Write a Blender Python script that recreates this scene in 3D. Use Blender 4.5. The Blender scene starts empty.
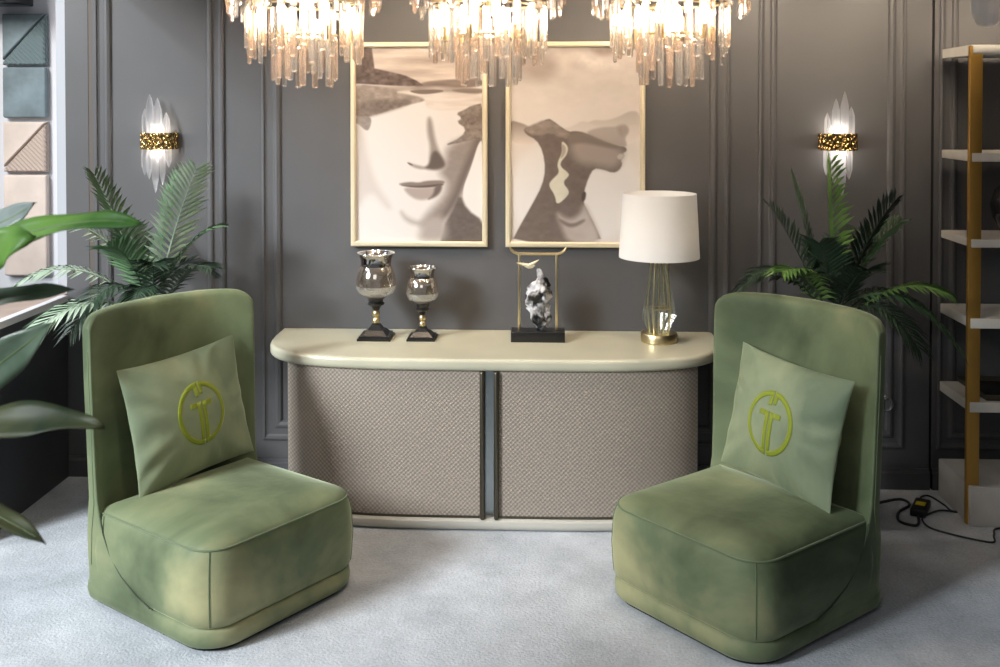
import bpy, bmesh, math, random
import numpy as np
from mathutils import Vector, Matrix, Euler
random.seed(7)
S = bpy.context.scene
COL = S.collection
R = math.radians
PI = math.pi

# ------------------------------------------------------------------ materials
def lin(r, g, b):
    f = lambda c: (c/255/12.92) if c/255 <= .04045 else ((c/255+.055)/1.055)**2.4
    return (f(r), f(g), f(b), 1)

MATS = {}
def mat(name, rgb, rough=.5, metal=0., var=0., vscale=8., bump=0., bscale=60., sheen=0., coat=0., rgb2=None, detail=4., tight=.15):
    m = bpy.data.materials.new(name); m.use_nodes = True
    nt = m.node_tree; b = nt.nodes['Principled BSDF']
    b.inputs['Base Color'].default_value = lin(*rgb)
    b.inputs['Roughness'].default_value = rough
    b.inputs['Metallic'].default_value = metal
    if sheen:
        b.inputs['Sheen Weight'].default_value = sheen
        b.inputs['Sheen Roughness'].default_value = .35
    if coat: b.inputs['Coat Weight'].default_value = coat
    tc = nt.nodes.new('ShaderNodeTexCoord')
    if var or rgb2:
        n = nt.nodes.new('ShaderNodeTexNoise'); n.inputs['Scale'].default_value = vscale; n.inputs['Detail'].default_value = detail
        nt.links.new(tc.outputs['Object'], n.inputs['Vector'])
        rp = nt.nodes.new('ShaderNodeValToRGB')
        rp.color_ramp.elements[0].position = .5-tight; rp.color_ramp.elements[1].position = .5+tight
        if rgb2: a, c = lin(*rgb), lin(*rgb2)
        else:
            a = lin(*[max(0, v*(1-var)) for v in rgb]); c = lin(*[min(255, v*(1+var)) for v in rgb])
        rp.color_ramp.elements[0].color = a; rp.color_ramp.elements[1].color = c
        nt.links.new(n.outputs['Fac'], rp.inputs['Fac']); nt.links.new(rp.outputs['Color'], b.inputs['Base Color'])
    if bump:
        n2 = nt.nodes.new('ShaderNodeTexNoise'); n2.inputs['Scale'].default_value = bscale; n2.inputs['Detail'].default_value = 3
        nt.links.new(tc.outputs['Object'], n2.inputs['Vector'])
        bp = nt.nodes.new('ShaderNodeBump'); bp.inputs['Strength'].default_value = bump; bp.inputs['Distance'].default_value = .01
        nt.links.new(n2.outputs['Fac'], bp.inputs['Height']); nt.links.new(bp.outputs['Normal'], b.inputs['Normal'])
    MATS[name] = m
    return m

def emis(name, rgb, strength):
    m = bpy.data.materials.new(name); m.use_nodes = True
    b = m.node_tree.nodes['Principled BSDF']
    b.inputs['Base Color'].default_value = lin(*rgb)
    b.inputs['Emission Color'].default_value = lin(*rgb); b.inputs['Emission Strength'].default_value = strength
    return m

def crystal(name, rgb, tr=.42, rf=.28, gl=.15, tl=.15, rough=.06):
    m = bpy.data.materials.new(name); m.use_nodes = True
    nt = m.node_tree; nt.nodes.clear(); N = nt.nodes.new; L = nt.links.new
    out = N('ShaderNodeOutputMaterial')
    c = lin(*rgb)
    t = N('ShaderNodeBsdfTransparent'); t.inputs[0].default_value = c
    r = N('ShaderNodeBsdfGlass'); r.inputs['Color'].default_value = c; r.inputs['Roughness'].default_value = rough; r.inputs['IOR'].default_value = 1.5
    g = N('ShaderNodeBsdfGlossy'); g.inputs['Color'].default_value = (.95, .95, .95, 1); g.inputs['Roughness'].default_value = .08
    l = N('ShaderNodeBsdfTranslucent'); l.inputs[0].default_value = c
    m1 = N('ShaderNodeMixShader'); m1.inputs[0].default_value = rf/(tr+rf); L(t.outputs[0], m1.inputs[1]); L(r.outputs[0], m1.inputs[2])
    m2 = N('ShaderNodeMixShader'); m2.inputs[0].default_value = tl/(gl+tl); L(g.outputs[0], m2.inputs[1]); L(l.outputs[0], m2.inputs[2])
    m3 = N('ShaderNodeMixShader'); m3.inputs[0].default_value = (gl+tl); L(m1.outputs[0], m3.inputs[1]); L(m2.outputs[0], m3.inputs[2])
    L(m3.outputs[0], out.inputs[0])
    return m

M_wall = mat('wall_paint', (78, 77, 78), .5, var=.03, vscale=2, bump=.05, bscale=90)
M_column = mat('pilaster_paint', (78, 77, 78), .5)
M_groove = mat('groove_wood', (84, 74, 66), .6)
M_base = mat('skirting_paint', (76, 76, 78), .5)
M_ceil = mat('ceiling_paint', (190, 190, 190), .8)
M_white = mat('white_paint', (206, 206, 210), .6)
M_upright = mat('upright_white', (168, 170, 175), .6)
M_cream = mat('cream_lacquer', (188, 184, 162), .32, var=.03, vscale=3, coat=.2)
M_creamrim = mat('cream_lacquer_edge', (186, 182, 172), .3, coat=.2)
M_bronze = mat('dark_bronze', (98, 92, 80), .35, .9)
M_gold = mat('brushed_gold', (222, 202, 156), .28, 1., bump=.05, bscale=200)
M_goldpost = mat('satin_gold', (190, 146, 72), .42, .75)
M_champ = mat('champagne_gold', (226, 214, 184), .4, .45)
M_black = mat('black_lacquer', (22, 21, 21), .3)
M_blackmat = mat('black_matt', (18, 18, 19), .6)
M_dark = mat('counter_front_dark', (46, 47, 51), .45, var=.06, vscale=4)
M_brown = mat('counter_top_wood', (160, 140, 128), .45, var=.08, vscale=5)
M_chrome = mat('chrome', (220, 220, 222), .15, 1.)
M_marble = mat('shelf_marble', (228, 224, 216), .35, rgb2=(206, 200, 190), vscale=4)
M_plinth = mat('shelf_plinth', (196, 193, 188), .45, var=.05, vscale=5)
M_teal = mat('teal_velvet', (112, 126, 130), .8, sheen=.4, var=.12, vscale=6, bump=.2, bscale=40)
M_beige = mat('beige_velvet', (206, 190, 178), .8, sheen=.3, var=.04, vscale=6)
M_pot = mat('dark_pot', (40, 39, 40), .5)
M_soil = mat('soil', (46, 36, 28), .9, bump=.6, bscale=60)
M_palm = mat('palm_green', (44, 72, 42), .42, rgb2=(86, 116, 80), vscale=5)
M_palm2 = mat('palm_green_bright', (62, 100, 36), .42, rgb2=(110, 146, 74), vscale=5)
M_palmdark = mat('palm_green_dark', (30, 46, 34), .4, rgb2=(52, 70, 52), vscale=5)
M_palmpale = mat('palm_green_silver', (112, 134, 110), .32, rgb2=(170, 184, 166), vscale=5)
M_stem = mat('palm_stem', (92, 112, 50), .5, rgb2=(60, 80, 36), vscale=10)
M_leafbright = mat('broad_leaf_bright', (58, 98, 40), .45, rgb2=(100, 140, 62), vscale=6)
M_leafdark = mat('broad_leaf_dark', (44, 64, 44), .3, rgb2=(92, 108, 92), vscale=6)
M_leafgrey = mat('broad_leaf_grey', (104, 116, 112), .32, rgb2=(132, 142, 138), vscale=6)
M_leafdry = mat('broad_leaf_olive', (40, 52, 36), .5, rgb2=(76, 80, 52), vscale=7)
for m_ in (M_leafbright, M_leafdark, M_leafgrey, M_leafdry): m_.node_tree.nodes['Principled BSDF'].inputs['Specular IOR Level'].default_value = .25
M_rubber = mat('cable_rubber', (20, 20, 22), .5)
M_yellow = mat('yellow_sticker', (216, 200, 40), .5)
M_emblem = mat('emblem_olive', (122, 134, 22), .7, sheen=.3)
M_vase = mat('vase_black_glass', (16, 15, 16), .12, coat=.6)
M_pendant = crystal('pendant_glass', (254, 250, 248), .16, .16, .18, .50, .1)
M_figure = mat('figure_marbled', (16, 16, 18), .3, rgb2=(190, 188, 190), vscale=13, detail=3, tight=.06)
M_screen = mat('screen_black', (14, 15, 20), .25)

# velvet
def velvet(name, c1, c2, c3):
    m = bpy.data.materials.new(name); m.use_nodes = True
    nt = m.node_tree; b = nt.nodes['Principled BSDF']; N = nt.nodes.new; L = nt.links.new
    tc = N('ShaderNodeTexCoord')
    n = N('ShaderNodeTexNoise'); n.inputs['Scale'].default_value = 1.7; n.inputs['Detail'].default_value = 5; n.inputs['Distortion'].default_value = .5
    mp = N('ShaderNodeMapping'); mp.inputs['Location'].default_value = (5.3, 0.4, 0.9)  # offset picked so dark tones land on seat tops, shade put into colour
    L(tc.outputs['Object'], mp.inputs[0]); L(mp.outputs[0], n.inputs['Vector'])
    rp = N('ShaderNodeValToRGB'); e = rp.color_ramp.elements  # mottled tones imitate nap sheen and warm light in the base colour
    e[0].position = .32; e[0].color = lin(*c1); e[1].position = .70; e[1].color = lin(*c3)
    k = e.new(.50); k.color = lin(*c2)
    L(n.outputs['Fac'], rp.inputs['Fac']); L(rp.outputs['Color'], b.inputs['Base Color'])
    b.inputs['Roughness'].default_value = .62
    b.inputs['Sheen Weight'].default_value = .7; b.inputs['Sheen Roughness'].default_value = .35
    b.inputs['Sheen Tint'].default_value = lin(200, 210, 180)
    b.inputs['Specular IOR Level'].default_value = .3
    n2 = N('ShaderNodeTexNoise'); n2.inputs['Scale'].default_value = 9; n2.inputs['Detail'].default_value = 4
    L(tc.outputs['Object'], n2.inputs['Vector'])
    bp = N('ShaderNodeBump'); bp.inputs['Strength'].default_value = .18; bp.inputs['Distance'].default_value = .02
    L(n2.outputs['Fac'], bp.inputs['Height']); L(bp.outputs['Normal'], b.inputs['Normal'])
    return m
M_velvet = velvet('green_velvet', (58, 71, 48), (104, 115, 85), (162, 158, 118))
M_velvet_cush = velvet('cushion_velvet', (96, 110, 88), (130, 140, 112), (162, 162, 124))
M_piping = mat('velvet_piping', (92, 106, 74), .7, sheen=.5)
M_seam = mat('velvet_seam', (52, 62, 44), .8, sheen=.3)
M_shadowgap = mat('chair_gap_shade', (26, 28, 24), .7)  # near-black paints the shade in the gap under the base band

# carpet
def carpet():
    m = bpy.data.materials.new('carpet_grey'); m.use_nodes = True
    nt = m.node_tree; b = nt.nodes['Principled BSDF']; N = nt.nodes.new; L = nt.links.new
    tc = N('ShaderNodeTexCoord')
    n = N('ShaderNodeTexNoise'); n.inputs['Scale'].default_value = 3; n.inputs['Detail'].default_value = 8; n.inputs['Roughness'].default_value = .7
    n2 = N('ShaderNodeTexNoise'); n2.inputs['Scale'].default_value = 90; n2.inputs['Detail'].default_value = 3
    for q in (n, n2): L(tc.outputs['Object'], q.inputs['Vector'])
    mx = N('ShaderNodeMath'); mx.operation = 'MULTIPLY_ADD'; mx.inputs[1].default_value = .5
    L(n2.outputs['Fac'], mx.inputs[0]); L(n.outputs['Fac'], mx.inputs[2])
    rp = N('ShaderNodeValToRGB'); e = rp.color_ramp.elements
    e[0].position = .5; e[0].color = lin(148, 153, 160); e[1].position = 1.0; e[1].color = lin(202, 207, 214)
    L(mx.outputs[0], rp.inputs['Fac']); L(rp.outputs['Color'], b.inputs['Base Color'])
    b.inputs['Roughness'].default_value = .95; b.inputs['Sheen Weight'].default_value = .2
    b.inputs['Specular IOR Level'].default_value = .1
    bp = N('ShaderNodeBump'); bp.inputs['Strength'].default_value = .5; bp.inputs['Distance'].default_value = .01
    L(n2.outputs['Fac'], bp.inputs['Height']); L(bp.outputs['Normal'], b.inputs['Normal'])
    return m
M_carpet = carpet()

# woven console front
def woven():
    m = bpy.data.materials.new('woven_taupe'); m.use_nodes = True
    nt = m.node_tree; b = nt.nodes['Principled BSDF']; N = nt.nodes.new; L = nt.links.new
    tc = N('ShaderNodeTexCoord'); sp = N('ShaderNodeSeparateXYZ'); L(tc.outputs['Object'], sp.inputs[0])
    def sn(o, k, ph=0):
        a = N('ShaderNodeMath'); a.operation = 'MULTIPLY_ADD'; a.inputs[1].default_value = k; a.inputs[2].default_value = ph; L(o, a.inputs[0])
        s = N('ShaderNodeMath'); s.operation = 'SINE'; L(a.outputs[0], s.inputs[0]); return s.outputs[0]
    w = 2*PI/.021
    x = sn(sp.outputs['X'], w); z = sn(sp.outputs['Z'], w)
    p = N('ShaderNodeMath'); p.operation = 'MULTIPLY'; L(x, p.inputs[0]); L(z, p.inputs[1])
    rp = N('ShaderNodeValToRGB'); e = rp.color_ramp.elements
    e[0].position = .2; e[0].color = lin(134, 123, 112); e[1].position = .95; e[1].color = lin(166, 154, 142)
    a = N('ShaderNodeMath'); a.operation = 'MULTIPLY_ADD'; a.inputs[1].default_value = .5; a.inputs[2].default_value = .5; L(p.outputs[0], a.inputs[0])
    L(a.outputs[0], rp.inputs['Fac']); L(rp.outputs['Color'], b.inputs['Base Color'])
    bp = N('ShaderNodeBump'); bp.inputs['Strength'].default_value = .3; bp.inputs['Distance'].default_value = .004
    L(p.outputs[0], bp.inputs['Height']); L(bp.outputs['Normal'], b.inputs['Normal'])
    b.inputs['Roughness'].default_value = .5; b.inputs['Specular IOR Level'].default_value = .4
    return m
M_woven = woven()

# hammered gold
def hammered():
    m = bpy.data.materials.new('hammered_gold'); m.use_nodes = True
    nt = m.node_tree; b = nt.nodes['Principled BSDF']; N = nt.nodes.new; L = nt.links.new
    b.inputs['Base Color'].default_value = lin(190, 160, 104); b.inputs['Metallic'].default_value = 1; b.inputs['Roughness'].default_value = .25
    tc = N('ShaderNodeTexCoord'); v = N('ShaderNodeTexVoronoi'); v.inputs['Scale'].default_value = 55
    L(tc.outputs['Object'], v.inputs['Vector'])
    bp = N('ShaderNodeBump'); bp.inputs['Strength'].default_value = 1; bp.inputs['Distance'].default_value = .02
    L(v.outputs['Distance'], bp.inputs['Height']); L(bp.outputs['Normal'], b.inputs['Normal'])
    return m
M_hammer = hammered()

# ribbed upholstery sample
def ribbed(name, rgb):
    m = mat(name, rgb, .85, sheen=.3)
    nt = m.node_tree; b = nt.nodes['Principled BSDF']; N = nt.nodes.new; L = nt.links.new
    tc = N('ShaderNodeTexCoord'); w = N('ShaderNodeTexWave'); w.inputs['Scale'].default_value = 22; w.bands_direction = 'DIAGONAL'
    L(tc.outputs['Object'], w.inputs['Vector'])
    bp = N('ShaderNodeBump'); bp.inputs['Strength'].default_value = .7; bp.inputs['Distance'].default_value = .01
    L(w.outputs['Fac'], bp.inputs['Height']); L(bp.outputs['Normal'], b.inputs['Normal'])
    return m
M_tealrib = ribbed('teal_ribbed', (106, 122, 124)); M_beigerib = ribbed('beige_ribbed', (190, 170, 156))

M_cry = crystal('crystal_clear', (255, 253, 250), .22, .54, .18, .06, .03)
M_amber = crystal('crystal_amber', (255, 243, 232), .24, .48, .18, .10, .03)
M_quartz = crystal('quartz_clear', (252, 252, 254), .22, .34, .18, .26, .04)
M_lampglass = crystal('lamp_glass', (244, 248, 246), .60, .28, .10, .02)
M_smoke = crystal('smoked_silver_glass', (236, 226, 214), .44, .14, .38, .04)
M_bronzeglass = crystal('bronze_glass', (150, 124, 100), .36, .12, .46, .06)
M_crackle = crystal('crackle_glass', (250, 250, 248), .46, .18, .16, .20, .2)
M_bulb = emis('bulb_warm', (255, 234, 214), 11)
M_bulbwhite = emis('bulb_neutral', (255, 242, 226), 8)

def shade_mat():
    m = bpy.data.materials.new('shade_linen'); m.use_nodes = True
    nt = m.node_tree; nt.nodes.clear(); N = nt.nodes.new; L = nt.links.new
    out = N('ShaderNodeOutputMaterial'); d = N('ShaderNodeBsdfDiffuse'); t = N('ShaderNodeBsdfTranslucent')
    d.inputs[0].default_value = lin(250, 250, 250); t.inputs[0].default_value = lin(252, 250, 248)
    x = N('ShaderNodeMixShader'); x.inputs[0].default_value = .45
    L(d.outputs[0], x.inputs[1]); L(t.outputs[0], x.inputs[2]); L(x.outputs[0], out.inputs[0])
    return m
M_shade = shade_mat()

# ------------------------------------------------------------------ mesh builder
class MB:
    def __init__(s): s.v = []; s.f = []
    def add(s, vs, fs):
        o = len(s.v); s.v += [tuple(v) for v in vs]; s.f += [tuple(i+o for i in f) for f in fs]
    def box(s, x0, x1, y0, y1, z0, z1, bev=0., M=None):
        bm = bmesh.new(); bmesh.ops.create_cube(bm, size=1)
        for v in bm.verts: v.co = Vector(((x0+x1)/2+v.co.x*(x1-x0), (y0+y1)/2+v.co.y*(y1-y0), (z0+z1)/2+v.co.z*(z1-z0)))
        if bev: bmesh.ops.bevel(bm, geom=bm.edges[:], offset=bev, segments=3, profile=.5, affect='EDGES')
        s.bm(bm, M)
    def bm(s, bm, M=None):
        bm.verts.index_update()
        s.add([(M @ v.co if M else v.co) for v in bm.verts], [[v.index for v in f.verts] for f in bm.faces]); bm.free()
    def loft(s, rings, cap0=True, cap1=True):
        n = len(rings[0]); vs = [p for r in rings for p in r]; fs = []
        for i in range(len(rings)-1):
            for j in range(n):
                k = (j+1) % n; fs.append((i*n+j, i*n+k, (i+1)*n+k, (i+1)*n+j))
        if cap0: fs.append(tuple(range(n-1, -1, -1)))
        if cap1: fs.append(tuple((len(rings)-1)*n+j for j in range(n)))
        s.add(vs, fs)
    def lathe(s, prof, n=32, cx=0, cy=0, cap0=True, cap1=True, rot=0.):
        s.loft([[(cx+r*math.cos(rot+2*PI*j/n), cy+r*math.sin(rot+2*PI*j/n), z) for j in range(n)] for r, z in prof], cap0, cap1)
    def tube(s, pts, rad, n=8, closed=False):
        pts = [Vector(p) for p in pts]; m = len(pts); rings = []
        if not hasattr(rad, '__len__'): rad = [rad]*m
        prev = None
        for i, p in enumerate(pts):
            if closed: t = pts[(i+1) % m]-pts[i-1]
            else: t = pts[min(i+1, m-1)]-pts[max(i-1, 0)]
            t.normalize()
            if prev is None:
                a = Vector((0, 0, 1)) if abs(t.z) < .9 else Vector((1, 0, 0)); u = t.cross(a).normalized()
            else: u = (prev-t*prev.dot(t)).normalized()
            prev = u; w = t.cross(u)
            rings.append([p+(u*math.cos(2*PI*j/n)+w*math.sin(2*PI*j/n))*rad[i] for j in range(n)])
        if closed: rings.append(rings[0]); s.loft(rings, False, False)
        else: s.loft(rings)
    def grid(s, P, close=False):
        a, b = len(P), len(P[0])
        s.add([p for r in P for p in r], [(i*b+j, i*b+j+1, (i+1)*b+j+1, (i+1)*b+j) for i in range(a-1) for j in range(b-1)])
    def prism(s, poly, d0, d1, axis='y'):
        # polygon in the xz (axis y) or xy (axis z) plane, extruded
        f = (lambda p, d: (p[0], d, p[1])) if axis == 'y' else (lambda p, d: (p[0], p[1], d))
        s.loft([[f(p, d0) for p in poly], [f(p, d1) for p in poly]])
    def mesh(s, name, m, smooth=True, angle=40):
        me = bpy.data.meshes.new(name); me.from_pydata(s.v, [], s.f)
        bm = bmesh.new(); bm.from_mesh(me); bmesh.ops.remove_doubles(bm, verts=bm.verts[:], dist=1e-5)
        bmesh.ops.recalc_face_normals(bm, faces=bm.faces[:])
        bm.to_mesh(me); bm.free()
        me.materials.append(m)
        if smooth:
            me.polygons.foreach_set('use_smooth', [True]*len(me.polygons))
            try: me.set_sharp_from_angle(angle=R(angle))
            except Exception: pass
        me.update()
        return me
    def build(s, name, m, parent=None, loc=None, smooth=True, angle=40):
        o = bpy.data.objects.new(name, s.mesh(name, m, smooth, angle)); COL.objects.link(o)
        if parent: o.parent = parent
        if loc: o.location = loc
        return o

def empty(name, loc, rz=0, label=None, cat=None, group=None):
    o = bpy.data.objects.new(name, None); COL.objects.link(o); o.empty_display_size = .1
    o.location = loc; o.rotation_euler = (0, 0, rz); tag(o, label, cat, group); return o
def tag(o, label=None, cat=None, group=None, kind=None):
    if label: o['label'] = label
    if cat: o['category'] = cat
    if group: o['group'] = group
    if kind: o['kind'] = kind
    return o
def struct(o): o['kind'] = 'structure'; return o
def box(name, m, b, parent=None, bev=0., smooth=True):
    q = MB(); q.box(*b, bev=bev); return q.build(name, m, parent, smooth=smooth)
def copy_part(src, parent, M=None):
    c = src.copy(); COL.objects.link(c); c.parent = parent
    return c

# ------------------------------------------------------------------ room shell
XC = -.267
q = MB(); q.box(-5, 3.45, -6.2, 3.2, -.1, 0); struct(q.build('floor', M_carpet, smooth=False))
q = MB()
q.box(-2.51, 3.40, .04, .12, 0, 2.80)
q.box(-2.51, -2.388, 0, .05, 0, 2.80)
q.box(-2.366, 1.947, 0, .05, 0, 2.80)
q.box(1.960, 3.40, 0, .05, 0, 2.80)
struct(q.build('wall_back', M_wall, smooth=False))
q = MB(); q.box(3.40, 3.45, -6.2, .12, 0, 2.80); struct(q.build('wall_right_added', M_wall, smooth=False))  # unseen wall, added to darken the right side
q = MB(); q.box(-2.53, 3.45, -3.4, .12, 2.80, 2.90); struct(q.build('ceiling', M_ceil, smooth=False))

def moulding(name, x0, x1, z0, z1, wide):
    # picture-frame moulding swept round a rectangle, profile as (offset inward, height off the wall)
    prof = [(0, 0), (0, .010), (.008, .014), (.014, .014), (.020, .007), (.030, .004), (wide*.56, .004), (wide*.62, .006), (wide*.68, .015), (wide*.78, .017), (wide*.92, .013), (wide, .003), (wide, 0)]
    q = MB(); rings = []
    for a, h in prof:
        rings.append([(x0+a, -h, z0+a), (x1-a, -h, z0+a), (x1-a, -h, z1-a), (x0+a, -h, z1-a)])
    q.loft(rings, False, False)
    return struct(q.build(name, M_wall, smooth=False))
moulding('trim_1', -2.353, -1.667, .205, 2.68, .092)
moulding('trim_2', -1.472, .938, .205, 2.68, .105)
moulding('trim_3', 1.082, 1.819, .205, 2.68, .092)
moulding('trim_4', 1.985, 3.30, .205, 2.68, .092)
q = MB(); q.box(-2.3885, -2.3655, .002, .03, 0, 2.80); struct(q.build('trim_5', M_groove, smooth=False))
q = MB()
for a, b in ((-2.51, -2.388), (-2.366, 1.947), (1.960, 3.40)):
    q.loft([[(a, -.001, 0), (b, -.001, 0), (b, -.001, .106), (a, -.001, .106)], [(a, -.022, 0), (b, -.022, 0), (b, -.022, .085), (a, -.022, .085)]], False, False)
    q.box(a, b, -.022, 0, 0, .084); q.box(a, b, -.014, 0, .084, .106, .004)
struct(q.build('baseboard_back', M_base, smooth=False))

# neighbouring stand on the left: counter, white upright, sample wall
q = MB(); q.box(-2.62, -2.514, .13, .62, 0, 3.25); struct(q.build('wall_left', M_upright, smooth=False))
q = MB(); q.box(-5, -2.514, .62, .7, 0, 3.25); struct(q.build('wall_rear', M_white, smooth=False))
c = empty('counter', (-2.62, -.9, 0), 0, 'long dark counter with brown worktop and white edge strip, left of carpet', 'counter')
box('body', M_dark, (-.9, .12, 0, .88, 0, .925), c, smooth=False)
box('worktop', M_brown, (-.95, .085, 0, 1.02, .925, .95), c, smooth=False)
box('edge_strip', M_white, (.085, .125, -.01, .88, .922, .956), c, .003)

def sample(name, z0, z1, m, mr, label, split):
    t = empty(name, (-3.026, .62, (z0+z1)/2), 0, label, 'wall panel', 'upholstered sample panels on the white wall')
    h = (z1-z0)/2-.003; w = .128
    if split:
        # a diagonal seam parts a smooth and a ribbed cushion
        for nm, poly, mm in (('smooth_pad', [(-w, h), (w, h), (-w, -h*.8)], m), ('ribbed_pad', [(w, h*.94), (w, -h), (-w, -h), (-w, -h*.9)], mr)):
            q = MB(); cx = sum(p[0] for p in poly)/len(poly); cz = sum(p[1] for p in poly)/len(poly)
            rings = []
            for sc, d in ((1, 0), (1, -.03), (.97, -.04), (.9, -.045)):
                rings.append([(cx+(p[0]-cx)*sc, d, cz+(p[1]-cz)*sc) for p in poly])
            q.loft(rings); q.build(nm, mm, t, smooth=False)
    else:
        box('smooth_pad', m, (-w, w, -.045, 0, -h, h), t, .012)
    return t
sample('upholstered_panel', 2.182, 2.485, M_teal, M_tealrib, 'dark teal upholstered wall panel with diagonal seam, topmost on white wall', True)
sample('upholstered_panel', 1.874, 2.174, M_teal, M_tealrib, 'plain grey blue upholstered wall panel below the ribbed teal one', False)
sample('upholstered_panel', 1.560, 1.856, M_beige, M_beigerib, 'pinkish beige upholstered wall panel with diagonal ribbed half', True)
sample('upholstered_panel', .952, 1.547, M_beige, M_beige, 'tall plain pinkish beige upholstered panel just above the brown worktop', False)
c = empty('wall_screen', (-3.22, .62, 2.69), 0, 'black screen corner above the teal panel at top left', 'screen')
box('housing', M_screen, (-.35, .235, -.32, 0, -.165, .3), c, .006)
box('bezel', M_blackmat, (-.34, .24, -.33, -.318, -.16, .295), c, .003)

# ------------------------------------------------------------------ console
con = empty('console_table', (-.255, 0, 0), 0, 'long bow-fronted console with cream top and woven taupe doors against the wall', 'console')
def sfront(x, a, b): return -b*max(0, 1-(abs(x)/a)**4)**.25
def top_outline(a, b, n=41):
    pts = [(-a, -.004)]
    for k in range(1, n-1):
        x, y = se(PI+PI*k/(n-1), 4); pts.append((x*a, min(-.006, y*b)))
    return pts+[(a, -.004)]
def se(t, n):
    c, s = math.cos(t), math.sin(t)
    return math.copysign(abs(c)**(2/n), c), math.copysign(abs(s)**(2/n), s)
def rim_loft(q, a, b, zs):
    q.loft([[(x, y, z) for x, y in top_outline(a-d, b-d)] for z, d in zs])
q = MB(); rim_loft(q, 1.11, .632, [(.734, .024), (.735, .014), (.739, .006), (.747, .001), (.757, 0), (.774, 0), (.782, .002), (.788, .007), (.790, .015), (.7905, .04)])
q.build('top', M_cream, con)
q = MB(); rim_loft(q, 1.06, .635, [(0, .02), (.012, .004), (.028, 0), (.045, .004), (.054, .018), (.055, .03)])
q.build('plinth', M_creamrim, con)
def bowed_panel(x0, x1, z0, z1, th, a=1.075, b=.612, n=26):
    q = MB(); xs = np.linspace(x0, x1, n)
    f = [(x, sfront(x, a, b)) for x in xs]; bk = [(x, y+th) for x, y in reversed(f)]
    poly = f+bk
    q.loft([[(x, y, z0) for x, y in poly], [(x, y, z1) for x, y in poly]])
    return q
bowed_panel(-.968, -.045, .056, .735, .028).build('door', M_woven, con, smooth=True, angle=30)
bowed_panel(.045, .968, .056, .735, .028).build('door', M_woven, con, smooth=True, angle=30)
q = MB(); q.box(-.962, .962, -.425, -.01, .055, .735); carc = q.build('carcass', mat('carcass_taupe', (120, 110, 102), .6), con, smooth=False)
box('centre_strip', mat('strip_grey_blue', (176, 186, 190), .2, .6), (-.05, .05, -.575, -.425, .055, .735), con, smooth=False)
for s in (-1, 1):
    q = MB(); q.box(s*.032-.0115, s*.032+.0115, -.632, -.52, .05, .735, .010)
    q.build('door_handle', M_bronze, con)
    bowed_panel(min(s*.045, s*.966), max(s*.045, s*.966), .056, .066, .006, 1.079, .616).build('edge_bar', M_bronze, con)

# ------------------------------------------------------------------ framed art (colour per vertex on a fine grid: flat prints)
def poly_cov(X, Y, pts, soft):
    pts = np.array(pts, float); n = len(pts); d = np.full(X.shape, 1e9); ins = np.zeros(X.shape, bool)
    for i in range(n):
        ax, ay = pts[i]; bx, by = pts[(i+1) % n]
        ex, ey = bx-ax, by-ay; L2 = ex*ex+ey*ey+1e-9
        t = np.clip(((X-ax)*ex+(Y-ay)*ey)/L2, 0, 1)
        d = np.minimum(d, np.hypot(X-ax-t*ex, Y-ay-t*ey))
        cond = (ay > Y) != (by > Y)
        xi = ax+(Y-ay)*ex/(ey if abs(ey) > 1e-9 else 1e-9)
        ins ^= cond & (X < xi)
    sd = np.where(ins, d, -d)
    t = np.clip(sd/soft*.5+.5, 0, 1)
    return t*t*(3-2*t)
def chaikin(pts, it=3):
    for _ in range(it):
        o = []
        for i in range(len(pts)):
            a, b = pts[i], pts[(i+1) % len(pts)]
            o += [(a[0]*.75+b[0]*.25, a[1]*.75+b[1]*.25), (a[0]*.25+b[0]*.75, a[1]*.25+b[1]*.75)]
        pts = o
    return pts
def vnoise(X, Y, sx, sy, seed):
    rng = np.random.RandomState(seed); G = rng.rand(64, 64)
    out = 0; amp = 1; tot = 0
    for o in range(4):
        x = X/sx*(2**o); y = Y/sy*(2**o); xi = np.floor(x).astype(int); yi = np.floor(y).astype(int)
        fx = x-xi; fy = y-yi; fx = fx*fx*(3-2*fx); fy = fy*fy*(3-2*fy)
        g = lambda a, b: G[a % 64, b % 64]
        v = (g(xi, yi)*(1-fx)+g(xi+1, yi)*fx)*(1-fy)+(g(xi, yi+1)*(1-fx)+g(xi+1, yi+1)*fx)*fy
        out = out+v*amp; tot += amp; amp *= .5
    return out/tot
def print_mesh(name, w, h, parent, y, fn, box_px, m):
    nx, nz = 190, 285
    U, V = np.meshgrid(np.linspace(0, 1, nx), np.linspace(0, 1, nz))
    X = box_px[0]+U*(box_px[2]-box_px[0]); Y = box_px[1]+V*(box_px[3]-box_px[1])
    C = fn(X, Y)
    q = MB(); q.grid([[(-w/2+w*u, y, h-h*v) for u in np.linspace(0, 1, nx)] for v in np.linspace(0, 1, nz)])
    me = bpy.data.meshes.new(name); me.from_pydata(q.v, [], q.f)
    ca = me.color_attributes.new('print', 'FLOAT_COLOR', 'POINT')
    c = np.clip(C*.85, 0, 255)/255.; l = np.where(c <= .04045, c/12.92, ((c+.055)/1.055)**2.4)
    a = np.concatenate([l.reshape(-1, 3), np.ones((nx*nz, 1))], 1).astype(np.float32)
    ca.data.foreach_set('color', a.ravel())
    me.materials.append(m); o = bpy.data.objects.new(name, me); COL.objects.link(o); o.parent = parent
    return o
def print_mat():
    m = bpy.data.materials.new('art_paper'); m.use_nodes = True; nt = m.node_tree; b = nt.nodes['Principled BSDF']
    a = nt.nodes.new('ShaderNodeVertexColor'); a.layer_name = 'print'
    nt.links.new(a.outputs[0], b.inputs['Base Color']); b.inputs['Roughness'].default_value = .45; b.inputs['Specular IOR Level'].default_value = .3
    return m
M_print = print_mat()
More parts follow.
